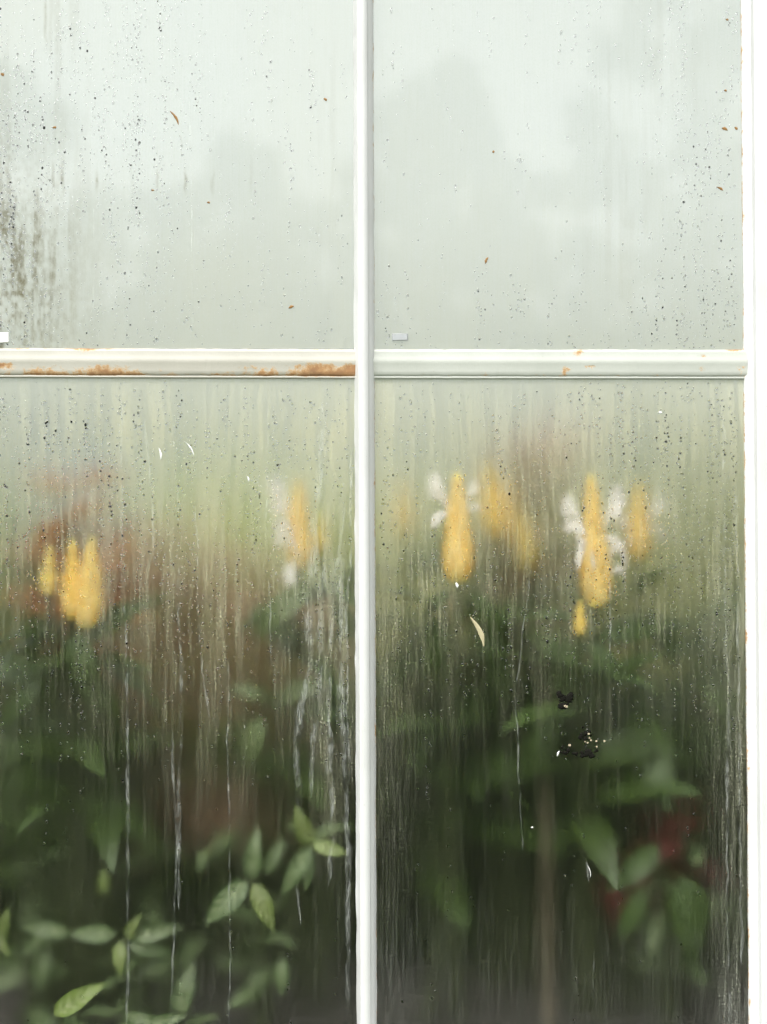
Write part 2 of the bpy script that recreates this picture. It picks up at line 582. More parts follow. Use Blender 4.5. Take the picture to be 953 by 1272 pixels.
def fogmap(u, v, upper):
    """u, v: pixel arrays -> coverage of the mist film, roughness, brown-green stain, greenness"""
    big = fbm(u / 130, v / 170, 51, 4) - 0.5
    uw = u + 16 * (fbm(u / 90, v / 110, 57, 3) - 0.5) + 5 * (fbm(u / 25, v / 40, 58, 2) - 0.5)     # runs wander
    st0 = fbm(uw / 42, v / 300 + 2, 60, 2) - 0.5           # wide milky bands
    st1 = fbm(uw / 15, v / 260 + 7, 61, 3) - 0.5           # broad runs
    st2 = fbm(uw / 5.0, v / 130 + 3, 71, 2) - 0.5          # narrow runs
    st3 = vnoise(uw / 2.2, v / 80, 81) - 0.5
    if upper:
        fog = 0.27 + 0.11 * big + 0.05 * st1 + 0.03 * st2
        fog = fog + 0.05 * sstep(150, 430, v)
        rough = 0.52 + 0.15 * big
        stn = fbm(u / 9, v / 110, 91, 4)
        grain = fbm(u / 4, v / 7, 95, 3)
        stain = 0.74 * blob(u, v, -10, 380, 95, 200) * sstep(0.38, 0.85, 0.7 * stn + 0.65 * grain) \
            + 0.38 * blob(u, v, 40, 290, 60, 130) * sstep(0.45, 0.65, stn) \
            + 0.30 * blob(u, v, 60, 40, 60, 120) * sstep(0.5, 0.72, stn) \
            + 0.22 * blob(u, v, 408, 190, 16, 150) * sstep(0.40, 0.70, stn) \
            + 0.22 * blob(u, v, 765, 270, 45, 120) * sstep(0.42, 0.68, stn) \
            + 0.18 * blob(u, v, 830, 60, 60, 140) * sstep(0.42, 0.68, stn)
        for (x, y0, ln, a) in [(66, 222, 34, .5), (78, 220, 42, .5), (120, 225, 20, .55), (195, 222, 28, .5), (231, 225, 24, .7), (164, 230, 40, .25), (265, 228, 24, .4), (57, 25, 50, .5), (312, 215, 40, .2), (757, 110, 110, .25)]:
            stain = stain + a * blob(u, v, x + 3 * (fbm(v / 9, v * 0, int(x), 2) - 0.5), y0, 2.2, ln * 0.6, 1.5)
        stain = np.clip(stain * (0.55 + 0.9 * grain), 0, 0.95)
        fog = fog + 0.45 * stain
        green = 0.15 + 0.35 * sstep(100, 420, v) + 0.4 * big
    else:
        t = (v - 470) / 800
        base = np.interp(v, [470, 520, 570, 640, 720, 820, 920, 1040, 1150, 1272], [0.46, 0.36, 0.205, 0.115, 0.068, 0.024, 0.009, 0.0040, 0.0030, 0.0030])
        amp = np.interp(v, [470, 560, 700, 1272], [0.20, 0.75, 1.3, 1.4])
        lrp = np.where(u > 455, 1.0, 1.0)
        k = 1 + amp * (1.2 * st0 + 1.5 * st1 + 1.5 * st2 + 1.3 * st3 + 0.7 * big)
        fog = base * np.clip(k, 0.12, 3.2) * lrp
        # left pane: mid-height band of chalky runs, right pane: mist along the post and the bar
        fog = fog + 0.10 * blob(u, v, 240, 740, 100, 190) * np.clip(0.6 + 2.5 * st1 + 2 * st2, 0, 2)
        fog = fog + 0.15 * blob(u, v, 412, 790, 30, 190) * np.clip(0.7 + 3 * st2 + 2 * st1, 0, 2)
        fog = fog + np.where((u > 455) & (u < 960), 1, 0) * (0.24 * sstep(880, 926, u) * np.interp(v, [470, 800, 1000, 1272], [1, 0.8, 0.35, 0.16]) * np.clip(0.8 + 2.2 * st2, 0.2, 2))
        fog = fog + np.where(u > 455, 1, 0) * (0.20 * (1 - sstep(468, 545, u)) * np.interp(v, [470, 700, 820, 1272], [1, 1, 0.35, 0.08]))
        fog = fog + np.where((u > 455) & (u < 960), 1, 0) * 0.05 * sstep(860, 915, u) * np.clip(0.8 + 2.5 * st1, 0, 2)
        fog = fog + np.where(u > 455, 1, 0) * 0.012 * sstep(1080, 1200, v) * np.clip(1 + 1.2 * st1 + 0.8 * st2, 0.2, 2)
        fog = fog + np.where((u < 455) & (u > 150), 1, 0) * 0.006 * sstep(1050, 1200, v)
        rough = np.interp(v, [470, 560, 700, 850, 1000, 1100, 1272], [0.54, 0.48, 0.42, 0.42, 0.41, 0.41, 0.39]) + 0.10 * big + 0.10 * st2
        stain = 0.25 * sstep(0.62, 0.8, fbm(u / 10, v / 120, 97, 3)) * sstep(620, 850, v)
        green = np.interp(v, [470, 540, 1000, 1272], [0.5, 0.9, 0.8, 0.3]) + 0.5 * big
    return np.clip(fog, 0.003, 0.97), np.clip(rough, 0.05, 0.8), np.clip(stain, 0, 0.92), np.clip(green, 0, 1)


# ---- droplets: chains of beads hanging in vertical tracks
def make_drops(x0, x1, y0, y1, n_chain, density, seed):
    r = random.Random(seed)
    out = []
    for _ in range(n_chain):
        x = r.uniform(x0 + 5, x1 - 5)
        y = r.uniform(y0 + 4, y1)
        if r.random() > density(x, y): continue
        n = r.choice((1, 1, 2, 3, 4, 6, 9, 14))
        big = r.random() < 0.3
        for _k in range(n):
            rad = r.uniform(0.6, 1.25) * (1.45 if big else 1.0)
            if y < y1 - 3 and r.random() < density(x, y) + 0.25:
                out.append((x + r.gauss(0, 1.8), y, rad, rad * r.uniform(1.0, 1.6)))
            y += r.uniform(3, 13)
            x += r.gauss(0, 0.9)
    return out


def dens_ul(x, y): return 0.25 + 0.75 * math.exp(-max(0, x) / 110) + 0.35 * math.exp(-((x - 175) / 40) ** 2)
def dens_ur(x, y): return 0.14 + 0.38 * (0 if x < 780 else min(1, (x - 780) / 60)) + 0.25 * (y > 330)
def dens_ll(x, y): return max(0.05, 1.0 - max(0, y - 640) / 330) * (0.55 + 0.45 * math.exp(-max(0, x) / 200))
def dens_lr(x, y): return max(0.05, 0.95 - max(0, y - 640) / 320) * (0.6 + 0.4 * (x > 700))


def dome():
    V, F = [(0, -1, 0)], []
    nb, nr = 8, 3
    for j in range(1, nr + 1):
        a = math.pi / 2 * j / nr
        for k in range(nb):
            b = 2 * math.pi * k / nb
            V.append((math.sin(a) * math.cos(b), -math.cos(a), math.sin(a) * math.sin(b)))
    for k in range(nb):
        F.append((0, 1 + k, 1 + (k + 1) % nb))
        for j in range(nr - 1):
            a, b = 1 + j * nb, 1 + (j + 1) * nb
            F.append((a + k, b + k, b + (k + 1) % nb, a + (k + 1) % nb))
    F.append(tuple(range(1 + (nr - 1) * nb, 1 + nr * nb)))
    return np.array(V), F


DV, DF = dome()


def drops_mesh(drops):
    n = len(DV)
    Vs, Fs = [], []
    for i, (px, py, rx, rz) in enumerate(drops):
        q = P(px, py)
        dv = DV * np.array([rx * S, 0.30 * (rx + rz) / 2 * S, rz * S])
        # a hanging bead is fuller at its foot
        dv[:, 0] *= 1 - 0.18 * DV[:, 2]
        Vs.append(dv + np.array([q.x, -0.00035, q.z]))
        Fs += [tuple(i * n + a for a in f) for f in DF]
    me = mesh('water_droplets', np.concatenate(Vs), Fs, WATER)
    return me


def pane(edge_l, edge_r, py0, py1, upper, step, n_chain, dens, seed):
    """edge_l, edge_r: (px at py 0, px at py 1272)"""
    nz = int((py1 - py0) / step)
    nxx = int((edge_r[0] - edge_l[0]) / step)
    v = np.linspace(py0, py1, nz)
    t = np.linspace(0, 1, nxx)
    vv = np.repeat(v[:, None], nxx, 1)
    l = edge_l[0] + (edge_l[1] - edge_l[0]) * vv / 1272
    r_ = edge_r[0] + (edge_r[1] - edge_r[0]) * vv / 1272
    uu = l + (r_ - l) * t[None, :]
    fog, rough, stain, green = fogmap(uu, vv, upper)
    drops = make_drops(edge_l[0], edge_r[0], py0 if py0 > 0 else max(py0, -20), min(py1, 1290), n_chain, dens, seed) if n_chain else []
    # each bead has drunk the mist under it
    for (dx, dy, rx, rz) in drops:
        i0 = int((dy - py0) / (py1 - py0) * (nz - 1))
        lo = edge_l[0] + (edge_l[1] - edge_l[0]) * dy / 1272
        hi = edge_r[0] + (edge_r[1] - edge_r[0]) * dy / 1272
        j0 = int((dx - lo) / (hi - lo) * (nxx - 1))
        a, b, c, d = max(0, i0 - 2), min(nz, i0 + 3), max(0, j0 - 2), min(nxx, j0 + 3)
        if a >= b or c >= d: continue
        dd = ((uu[a:b, c:d] - dx) / (rx * 1.05)) ** 2 + ((vv[a:b, c:d] - dy) / (rz * 1.05)) ** 2
        k = np.exp(-dd ** 2)
        fog[a:b, c:d] *= 1 - 0.55 * k
        rough[a:b, c:d] *= 1 - 0.7 * k
    X = (uu - 476.5) * S
    Z = CZ - (vv - 636) * S
    co = np.stack([X, np.zeros_like(X), Z], -1).reshape(-1, 3)
    q0, q1 = co[0], co[-1]
    back = np.array([[X[0, 0], 0.004, Z[0, 0]], [X[0, -1], 0.004, Z[0, 0]], [X[-1, -1], 0.004, Z[-1, 0]], [X[-1, 0], 0.004, Z[-1, 0]]])
    nv = nz * nxx
    co = np.concatenate([co, back])
    ii, jj = np.meshgrid(np.arange(nz - 1), np.arange(nxx - 1), indexing='ij')
    a = (ii * nxx + jj).ravel()
    quads = np.stack([a, a + nxx, a + nxx + 1, a + 1], 1)            # faces -Y
    quads = np.concatenate([quads, [[nv, nv + 1, nv + 2, nv + 3]]])  # faces +Y
    me = bpy.data.meshes.new('pane')
    nq = len(quads)
    me.vertices.add(len(co))
    me.vertices.foreach_set('co', co.ravel())
    me.loops.add(nq * 4)
    me.loops.foreach_set('vertex_index', quads.ravel().astype(np.int32))
    me.polygons.add(nq)
    me.polygons.foreach_set('loop_start', np.arange(0, nq * 4, 4, dtype=np.int32))
    mi = np.zeros(nq, dtype=np.int32)
    mi[-1] = 1
    me.materials.append(PANE)
    me.materials.append(PANE_IN)
    me.polygons.foreach_set('material_index', mi)
    me.update(calc_edges=True)
    for nm, arr in (('fog', fog), ('rough', rough), ('stain', stain), ('green', green)):
        at = me.attributes.new(nm, 'FLOAT', 'POINT')
        at.data.foreach_set('value', np.concatenate([arr.ravel(), np.zeros(4)]).astype(np.float32))
    o = obj('pane', me, gh)
    if drops:
        d = obj('water_droplets', drops_mesh(drops), o)
        tag(d, kind='stuff')
    return o


EL, EM0, EM1, EJ = (-20, -18), (440, 443.8), (462.5, 467), (921, 931.5)
ul = pane(EL, EM0, -230, 433, True, 1.6, 1700, dens_ul, 101)
ur = pane(EM1, EJ, -230, 435, True, 1.6, 1700, dens_ur, 102)
ll = pane(EL, EM0, 469.5, 1380, False, 1.5, 3000, dens_ll, 103)
lr = pane(EM1, EJ, 471, 1380, False, 1.5, 3000, dens_lr, 104)
pane((-505, -505), (-36, -36), -230, 433, True, 5, 0, None, 0)
pane((-505, -505), (-36, -36), 469.5, 1380, False, 5, 0, None, 0)
pane((1003, 1003), (1452, 1452), -230, 435, True, 5, 0, None, 0)
pane((1003, 1003), (1452, 1452), 471, 1380, False, 5, 0, None, 0)


# ---- chalky runs left by water
def run(parent, path, width, seed, wander=2.0):
    """path: list of (px, py); a thin raised ribbon that follows it"""
    r = np.random.default_rng(seed)
    pts = np.array(path, float)
    n = max(30, int((pts[-1, 1] - pts[0, 1]) / 2.5))
    py = np.linspace(pts[0, 1], pts[-1, 1], n)
    px = np.interp(py, pts[:, 1], pts[:, 0]) + (fbm(py / 34, py * 0, seed, 3) - 0.5) * 2 * wander
    width = width * 1.75
    wd = width * (0.35 + 1.3 * fbm(py / 30, py * 0 + 9, seed + 5, 3)) * np.minimum(1, np.minimum(np.arange(n), np.arange(n)[::-1]) / 10 + 0.15)
    V, F, U = [], [], []
    for i in range(n):
        for k, (f, h) in enumerate(((-1, 0.0), (-0.4, 1.0), (0.4, 1.0), (1, 0.0))):
            q = P(px[i] + f * wd[i], py[i])
            V.append((q.x, -0.00012 - 0.00008 * h, q.z))
            U.append((0.5 + 0.5 * f, i / n))
    for i in range(n - 1):
        for k in range(3):
            a = i * 4 + k
            F.append((a, a + 4, a + 5, a + 1))
    return obj('water_run', mesh('water_run', V, F, RESIDUE, True, U), parent)


run(ll, [(152, 482), (151, 600), (152, 700), (158, 830), (158, 950), (160, 1110), (158, 1272)], 1.4, 1)
run(ll, [(399, 500), (395, 620), (388, 700), (383, 780), (383, 830), (372, 890), (368, 930), (372, 1010)], 3.8, 2, 3)
run(ll, [(402, 690), (398, 790), (395, 860), (388, 930), (385, 990)], 2.6, 3, 3)
run(ll, [(425, 640), (415, 760), (409, 850), (410, 930), (413, 1010), (408, 1100)], 2.6, 4, 3.5)
run(ll, [(428, 600), (423, 730), (422, 830), (428, 930), (431, 1010), (432, 1100), (431, 1272)], 2.6, 5, 3)
run(ll, [(437, 560), (432, 760), (431, 850), (434, 950), (430, 1080)], 1.4, 6, 3)
run(ll, [(222, 600), (221, 760), (226, 850), (222, 1000), (222, 1130)], 1.7, 7, 2)
run(ll, [(243, 620), (248, 790), (262, 900)], 1.2, 8, 3)
run(ll, [(180, 520), (187, 600), (192, 700)], 1.0, 9, 2)
run(ll, [(368, 1090), (374, 1150)], 1.2, 10, 2)
run(ll, [(259, 518), (266, 548), (270, 590)], 0.9, 11, 1)
run(ll, [(332, 500), (331, 640), (336, 760), (338, 830)], 1.0, 12, 2)
run(lr, [(662, 700), (640, 860), (645, 960), (650, 1060)], 0.7, 13, 3)
run(lr, [(757, 540), (758, 700), (757, 820)], 0.9, 14, 2)
run(lr, [(898, 500), (900, 700), (905, 900), (903, 1100), (906, 1272)], 1.5, 15, 2)
run(lr, [(915, 600), (918, 900), (922, 1200)], 1.3, 16, 2)
run(lr, [(738, 1185), (737, 1240)], 0.8, 17, 1)
run(lr, [(729, 1068), (731, 1095)], 0.9, 18, 1)
run(ul, [(236, 120), (238, 250), (240, 420)], 0.9, 19, 1.5)
run(ul, [(116, 260), (117, 400)], 0.8, 20, 1.5)
run(ll, [(285, 780), (283, 900), (286, 1050), (285, 1272)], 0.9, 21, 2)
run(ll, [(214, 900), (219, 1050), (213, 1272)], 1.1, 22, 2)

# glazing clips
for (px, py, wpx, hpx) in ((2, 420, 20, 14), (497, 419, 20, 9)):
    q = P(px, py)
    a, b = wpx * S / 2, hpx * S / 2
    V = [(q.x - a, -0.0008, q.z - b), (q.x + a, -0.0008, q.z - b * 0.8), (q.x + a, -0.0008, q.z + b), (q.x - a, -0.0008, q.z + b),
         (q.x - a * .9, -0.0022, q.z - b * .9), (q.x + a * .9, -0.0024, q.z - b * .7), (q.x + a * .9, -0.0024, q.z + b * .9), (q.x - a * .9, -0.0022, q.z + b * .9)]
    F = [(4, 5, 6, 7), (0, 1, 5, 4), (1, 2, 6, 5), (2, 3, 7, 6), (3, 0, 4, 7)]
    obj('glazing_clip', mesh('glazing_clip', V, F, LIME if px < 100 else STEEL, False), gh)

# sill, low wall, eave, roof and the other three sides
obj('sill', boxmesh('sill', (-3.1, 3.1, -0.075, 0.03, Z_BOT - 0.06, Z_BOT + 0.012), PAINT), gh)
lw = obj('low_wall', boxmesh('low_wall', (-3.0, 3.0, -0.03, 0.025, 0.0, Z_BOT - 0.061), MORTAR), gh)
bm_ = boxmesh('brick', (-0.105, 0.105, -0.006, 0.006, -0.0315, 0.0315), BRICK)
row = 0
z = 0.04
while z < Z_BOT - 0.1:
    for i in range(-6, 7):
        obj('brick', bm_, lw, Matrix.Translation((i * 0.222 + (0.111 if row % 2 else 0), -0.033 - random.uniform(0, 0.002), z)))
    z += 0.075
    row += 1
obj('eave_rail', boxmesh('eave_rail', (-3.1, 3.1, -0.05, 0.05, Z_TOP, Z_TOP + 0.10), PAINT), gh)
YB, ZR = 3.9, Z_TOP + 0.1
ZRIDGE = ZR + 1.15
for x in np.arange(-3.0, 3.01, 0.6):
    for (ya, yb) in ((0.0, YB / 2), (YB, YB / 2)):
        V, F = tube([(x, ya, ZR), (x, yb, ZRIDGE)], 0.02, 4)
        obj('rafter', mesh('rafter', V, F, PAINT, False), gh)
for i, x in enumerate(np.arange(-3.0, 2.99, 0.6)):
    for (ya, yb) in ((0.0, YB / 2), (YB, YB / 2)):
        V = [(x + .01, ya, ZR + .02), (x + .59, ya, ZR + .02), (x + .59, yb, ZRIDGE + .02), (x + .01, yb, ZRIDGE + .02)]
        obj('roof_pane', mesh('roof_pane', V, [(0, 1, 2, 3)], ROOFGLASS if ya == 0.0 else FARGLASS, False), gh)
# far wall
obj('back_wall', boxmesh('back_wall', (-3.0, 3.0, YB, YB + 0.12, 0.0, 0.72), BRICK), gh)
for x in np.arange(-3.0, 3.01, 0.6):
    obj('back_post', boxmesh('back_post', (x - .018, x + .018, YB - 0.01, YB + 0.04, 0.72, ZR), PAINT), gh)
for i, x in enumerate(np.arange(-3.0, 2.99, 0.6)):
    for (za, zb) in ((0.73, 1.72), (1.76, ZR)):
        V = [(x + .02, YB + .01, za), (x + .58, YB + .01, za), (x + .58, YB + .01, zb), (x + .02, YB + .01, zb)]
        obj('back_pane', mesh('back_pane', V, [(0, 1, 2, 3)], FARGLASS, False), gh)
obj('back_transom', boxmesh('back_transom', (-3.0, 3.0, YB - 0.006, YB + 0.03, 1.722, 1.758), PAINT), gh)
for x, s in ((-3.02, -1), (3.02, 1)):
    obj('end_wall', boxmesh('end_wall', (min(x, x + s * .1), max(x, x + s * .1), 0.0, YB, 0.0, 0.72), BRICK), gh)
    for y in np.arange(0.0, YB - 0.1, 0.65):
        V = [(x, y + .02, .73), (x, y + .63, .73), (x, y + .63, ZR), (x, y + .02, ZR)]
        obj('end_pane', mesh('end_pane', V, [(0, 1, 2, 3)], FARGLASS, False), gh)
        obj('end_post', boxmesh('end_post', (x - .018, x + .018, y - .018, y + .018, .72, ZR), PAINT), gh)


# ------------------------------------------------------------------ plants
def leaf_mesh(name, width, droop, fold, mat, segs=8, wave=0.0, tipw=1.0):
    """unit-length blade along +X, face up +Z"""
    V, F, U = [], [], []
    for i in range(segs + 1):
        t = i / segs
        wd = width * 2.95 * t ** 0.65 * (1 - t) ** 0.95 if 0 < i < segs else 0.004
        x = t * math.cos(droop * t * 0.6)
        z0 = -droop * t * t * 0.5 + 0.06 * math.sin(math.pi * t)
        for k, f in enumerate((-1, 0, 1)):
            z = z0 + abs(f) * fold * wd + wave * math.sin(t * 13 + f) * abs(f) * wd
            V.append((x, f * wd, z))
            U.append((0.5 + 0.5 * f, t))
    for i in range(segs):
        for k in range(2):
            a = i * 3 + k
            F.append((a, a + 3, a + 4, a + 1))
    return mesh(name, V, F, mat, True, U)


def variants(mat, width, n=4, droop=(0.1, 0.9), fold=0.25, wave=0.12, segs=8):
    return [leaf_mesh('leaf', width * random.uniform(0.85, 1.15), random.uniform(*droop), fold * random.uniform(0.5, 1.4), mat, segs, wave) for _ in range(n)]


LV = {
    'lolli': variants(L_LOLLI, 0.165, 5),
    'vein': variants(L_VEIN, 0.185, 5, (0.2, 0.9), 0.4, 0.2),
    'fresh': variants(L_VEIN_FRESH, 0.185, 4, (0.2, 0.9), 0.4, 0.2),
    'dark': variants(L_DARK, 0.21, 5),
    'brown': variants(L_BROWN, 0.19, 5),
    'rust': variants(L_RUST, 0.22, 4),
    'maroon': variants(L_MAROON, 0.24, 4),
    'lime': variants(L_LIME, 0.17, 4),
    'sage': variants(L_SAGE, 0.165, 4),
    'grey': variants(L_GREY, 0.18, 4),
}


def frame(o, d, up, sc):
    d = Vector(d).normalized()
    up = Vector(up)
    s = up.cross(d)
    if s.length < 1e-4: s = Vector((1, 0, 0)).cross(d)
    s.normalize()
    u = d.cross(s)
    M = Matrix(((d.x, s.x, u.x, o[0]), (d.y, s.y, u.y, o[1]), (d.z, s.z, u.z, o[2]), (0, 0, 0, 1)))
    return M @ Matrix.Diagonal((sc, sc, sc, 1))


class Plant:
    def __init__(self, name, base, label, cat, group=None):
        self.b = Vector(base)
        self.e = empty(name, self.b)
        tag(self.e, label, cat, group)
        self.Ti = Matrix.Translation(-self.b)

    def stem(self, pts, r0, r1):
        """smooth tube through world points"""
        pts = [Vector(p) for p in pts]
        dense = []
        n = len(pts)
        for i in range(n - 1):
            p0, p1, p2, p3 = pts[max(i - 1, 0)], pts[i], pts[i + 1], pts[min(i + 2, n - 1)]
            for k in range(4):
                t = k / 4
                dense.append(0.5 * ((2 * p1) + (p2 - p0) * t + (2 * p0 - 5 * p1 + 4 * p2 - p3) * t * t + (3 * p1 - p0 - 3 * p2 + p3) * t ** 3))
        dense.append(pts[-1])
        m = len(dense)
        V, F = tube([p - self.b for p in dense], [r0 + (r1 - r0) * i / (m - 1) for i in range(m)], 5)
        o = obj('stem', mesh('stem', V, F, STEM), self.e)
        return o, dense

    def leaf(self, stem, org, d, L, kind, up=(0, 0, 1)):
        me = random.choice(LV[kind])
        M = frame(org, d, up, L)
        lo = min((M @ v.co).y for v in me.vertices)
        if lo < 0.009:
            M = Matrix.Translation((0, 0.009 - lo, 0)) @ M
        return obj('leaf', me, stem, self.Ti @ M)

    def foliage(self, stem, dense, kind, L, t0=0.3, t1=1.0, pairs=5, spread=0.9, rise=0.35, ymin=0.02):
        m = len(dense) - 1
        ph = random.uniform(0, 3.14)
        for k in range(pairs):
            t = t0 + (t1 - t0) * k / max(1, pairs - 1)
            p = dense[min(m, int(t * m))]
            for sgn in (0, math.pi):
                a = ph + sgn + random.gauss(0, 0.25)
                ln = L * random.uniform(0.7, 1.15) * (1.0 - 0.25 * abs(t - 0.6))
                d = Vector((math.cos(a) * spread, math.sin(a) * spread, rise + random.gauss(0, 0.25)))
                d.normalize()
                # blades never pass through the glass
                if p.y + d.y * ln < ymin:
                    d.y = (ymin - p.y) / ln
                    d.normalize()
                self.leaf(stem, p, d, ln, kind, (random.gauss(0, .25), -0.35 + random.gauss(0, .2), 1))
            ph += math.pi / 2 + random.gauss(0, 0.2)


# --- the golden flower spike: a core, four rows of overlapping bracts, white tubular flowers
def bract_mesh():
    V, F, U = [], [], []
    segs = 5
    for i in range(segs + 1):
        t = i / segs
        wd = 0.42 * math.sin(math.pi * min(1, (t * 0.93 + 0.07)) ** 0.62) if i < segs else 0.01
        for f in (-1, 0, 1):
            V.append((t, f * wd, 0.22 * math.sin(math.pi * t * 0.9) - 0.30 * abs(f) * wd))
            U.append((0.5 + 0.5 * f, t))
    for i in range(segs):
        for k in range(2):
            a = i * 3 + k
            F.append((a, a + 3, a + 4, a + 1))
    return mesh('bract', V, F, BRACT, True, U)


BR = bract_mesh()


def core_mesh():
    pts = [(0, 0, t) for t in np.linspace(0, 1, 9)]
    V, F = tube([Vector(p) for p in pts], [0.30 * (1 - 0.80 * t) * (0.75 + 0.25 * min(1, t * 5)) + 0.02 for t in np.linspace(0, 1, 9)], 8)
    return mesh('flower_spike', V, F, CORE)


CORE_ME = core_mesh()


def petal_mesh():
    """curved two-lipped corolla along +X"""
    V, F, U = [], [], []
    segs = 8
    for i in range(segs + 1):
        t = i / segs
        wd = 0.09 + 0.30 * max(0, t - 0.40) ** 0.8
        if i == segs: wd *= 0.45
        for f in (-1, 0, 1):
            V.append((t, f * wd, 0.35 * math.sin(t * 2.4) - 0.22 * t * t - abs(f) * 0.03))
            U.append((0.5 + 0.5 * f, t))
    for i in range(segs):
        for k in range(2):
            a = i * 3 + k
            F.append((a, a + 3, a + 4, a + 1))
    return mesh('petal', V, F, PETAL, True, U)


PET = petal_mesh()


def spike(pl, base, tip, width, petals=()):
    """base, tip world points; width in metres; petals: (t, angle, length m, lift)"""
    base, tip = Vector(base), Vector(tip)
    ax = tip - base
    L = ax.length
    zz = ax.normalized()
    yy = zz.cross(Vector((1, 0, 0))).normalized()
    xx = yy.cross(zz)
    M = pl.Ti @ Matrix(((xx.x, yy.x, zz.x, base.x), (xx.y, yy.y, zz.y, base.y), (xx.z, yy.z, zz.z, base.z), (0, 0, 0, 1)))
    core = obj('flower_spike', CORE_ME, pl.e, M @ Matrix.Diagonal((width, width, L, 1)))
    inv = Matrix.Diagonal((1 / width, 1 / width, 1 / L, 1))
    rows = max(5, int(L / 0.0105))
    for j in range(rows):
        t = j / rows
        rad = width * 0.5 * (1 - 0.95 * t ** 1.1) * (0.72 + 0.28 * min(1, t * 6))
        for k in range(4):
            a = k * math.pi / 2 + (math.pi / 4 if j % 2 else 0) + random.gauss(0, 0.09)
            bl = max(0.012, min(0.030, L * 0.26)) * (1 - 0.55 * t) * random.uniform(0.9, 1.1)
            o = Vector((math.cos(a) * rad * 0.45, math.sin(a) * rad * 0.45, t * L * 0.93))
            out = Vector((math.cos(a), math.sin(a), 0))
            d = out * (0.52 * rad / bl * 1.25 + 0.16 + 0.12 * random.random()) + Vector((0, 0, 1.0))
            obj('bract', BR, core, inv @ frame(o, d, out, bl))
    for (t, a, ln, lift) in petals:
        rad = width * 0.42 * (1 - 0.8 * t)
        o = Vector((math.cos(a) * rad, math.sin(a) * rad, t * L))
        for da, dl, dz, up in ((0.0, 1.0, 0.0, (0, -1, 0.5)), (0.30, 0.85, -0.75, (0.2, -1, 0.2)), (-0.34, 0.8, -0.3, (0, -0.4, 1))):
            d = Vector((math.cos(a + da), math.sin(a + da), lift + dz))
            obj('petal', PET, core, inv @ frame(o, d, up, ln * dl * 0.95))
    return core


ZS = 0.515      # soil level


def flower_plant(name, label, basepx, ydepth, stems, fill, group='golden flowered plants along the glass', L=0.13, kind='lolli'):
    """stems: dicts with spike pixels; fill: extra leafy shoots (px, py of tip, depth)"""
    b = P(basepx, 1272, ydepth)
    b.z = ZS - 0.02
    pl = Plant(name, b, label, 'plant', group)
    for s in stems:
        y = s['y']
        tip, base = P(s['x1'], s['top'], y), P(s['x0'], s['bot'], y)
        wd = s['w'] * S * (D + y) / D
        foot = b + Vector((random.uniform(-.03, .03), random.uniform(-.02, .02), 0))
        mid = foot.lerp(base, 0.55) + Vector((random.uniform(-.02, .02), 0.02, 0))
        so, dense = pl.stem([foot, mid, base], 0.0050, 0.0026)
        pl.foliage(so, dense, kind, L, 0.60, 0.93, s.get('pairs', 4), 0.9, 0.15, 0.05)
        spike(pl, base, tip, wd, s.get('petals', ()))
    for (px, py, y, n) in fill:
        tip = P(px, py, y + 0.10)
        foot = b + Vector((random.uniform(-.04, .04), random.uniform(-.02, .03), 0))
        so, dense = pl.stem([foot, foot.lerp(tip, 0.5) + Vector((random.uniform(-.03, .03), 0.02, 0)), tip], 0.0045, 0.002)
        pl.foliage(so, dense, kind, L, 0.55, 1.0, n, 0.9, 0.3, 0.14)
    return pl


PI = math.pi
A = flower_plant('golden_spike_plant', 'leafy plant with a broad pair of golden flower spikes in front of rust red leaves', 85, 0.16, [
    dict(x0=60, x1=62, top=678, bot=738, w=27, y=0.060),
    dict(x0=92, x1=90, top=670, bot=768, w=33, y=0.062),
    dict(x0=108, x1=115, top=668, bot=778, w=40, y=0.058)],
    [(30, 820, 0.10, 5), (130, 850, 0.12, 5), (10, 900, 0.12, 5)])
B = flower_plant('golden_spike_plant', 'plant with one white-flowered golden spike beside the chalky runs near the centre bar', 378, 0.20, [
    dict(x0=372, x1=371, top=593, bot=706, w=32, y=0.095, petals=((0.50, PI * 1.05, 0.036, 0.5), (0.44, PI * 1.15, 0.026, 0.3), (0.06, PI * 1.4, 0.026, 0.0))),
    dict(x0=398, x1=402, top=636, bot=684, w=24, y=0.11)],
    [(340, 800, 0.12, 4), (420, 800, 0.15, 4)])
C = flower_plant('golden_spike_plant', 'plant with a plump golden spike carrying two small white flowers above its middle', 560, 0.17, [
    dict(x0=569, x1=568, top=586, bot=722, w=43, y=0.050, petals=((0.58, PI * 1.06, 0.034, 0.7), (0.62, -0.2, 0.024, 0.8))),
    dict(x0=500, x1=499, top=590, bot=665, w=22, y=0.20)],
    [(520, 800, 0.12, 5), (610, 800, 0.14, 5), (490, 900, 0.15, 5)])
Dp = flower_plant('golden_spike_plant', 'plant with faint paired golden spikes blurred behind the mist under mauve leaves', 640, 0.26, [
    dict(x0=615, x1=604, top=574, bot=664, w=34, y=0.15),
    dict(x0=632, x1=626, top=590, bot=668, w=22, y=0.17),
    dict(x0=657, x1=650, top=640, bot=706, w=30, y=0.15)],
    [(640, 780, 0.2, 5), (690, 800, 0.2, 5)])
E = flower_plant('golden_spike_plant', 'plant with the tallest golden spike, ringed with white flowers, and a small bud below', 735, 0.17, [
    dict(x0=742, x1=734, top=588, bot=752, w=40, y=0.055, petals=((0.48, PI * 1.06, 0.032, 0.5), (0.50, -0.15, 0.036, 0.5), (0.36, PI * 1.25, 0.024, 0.5), (0.20, -0.25, 0.026, 0.8))),
    dict(x0=720, x1=721, top=746, bot=788, w=19, y=0.045)],
    [(760, 830, 0.10, 5), (700, 850, 0.12, 5)])
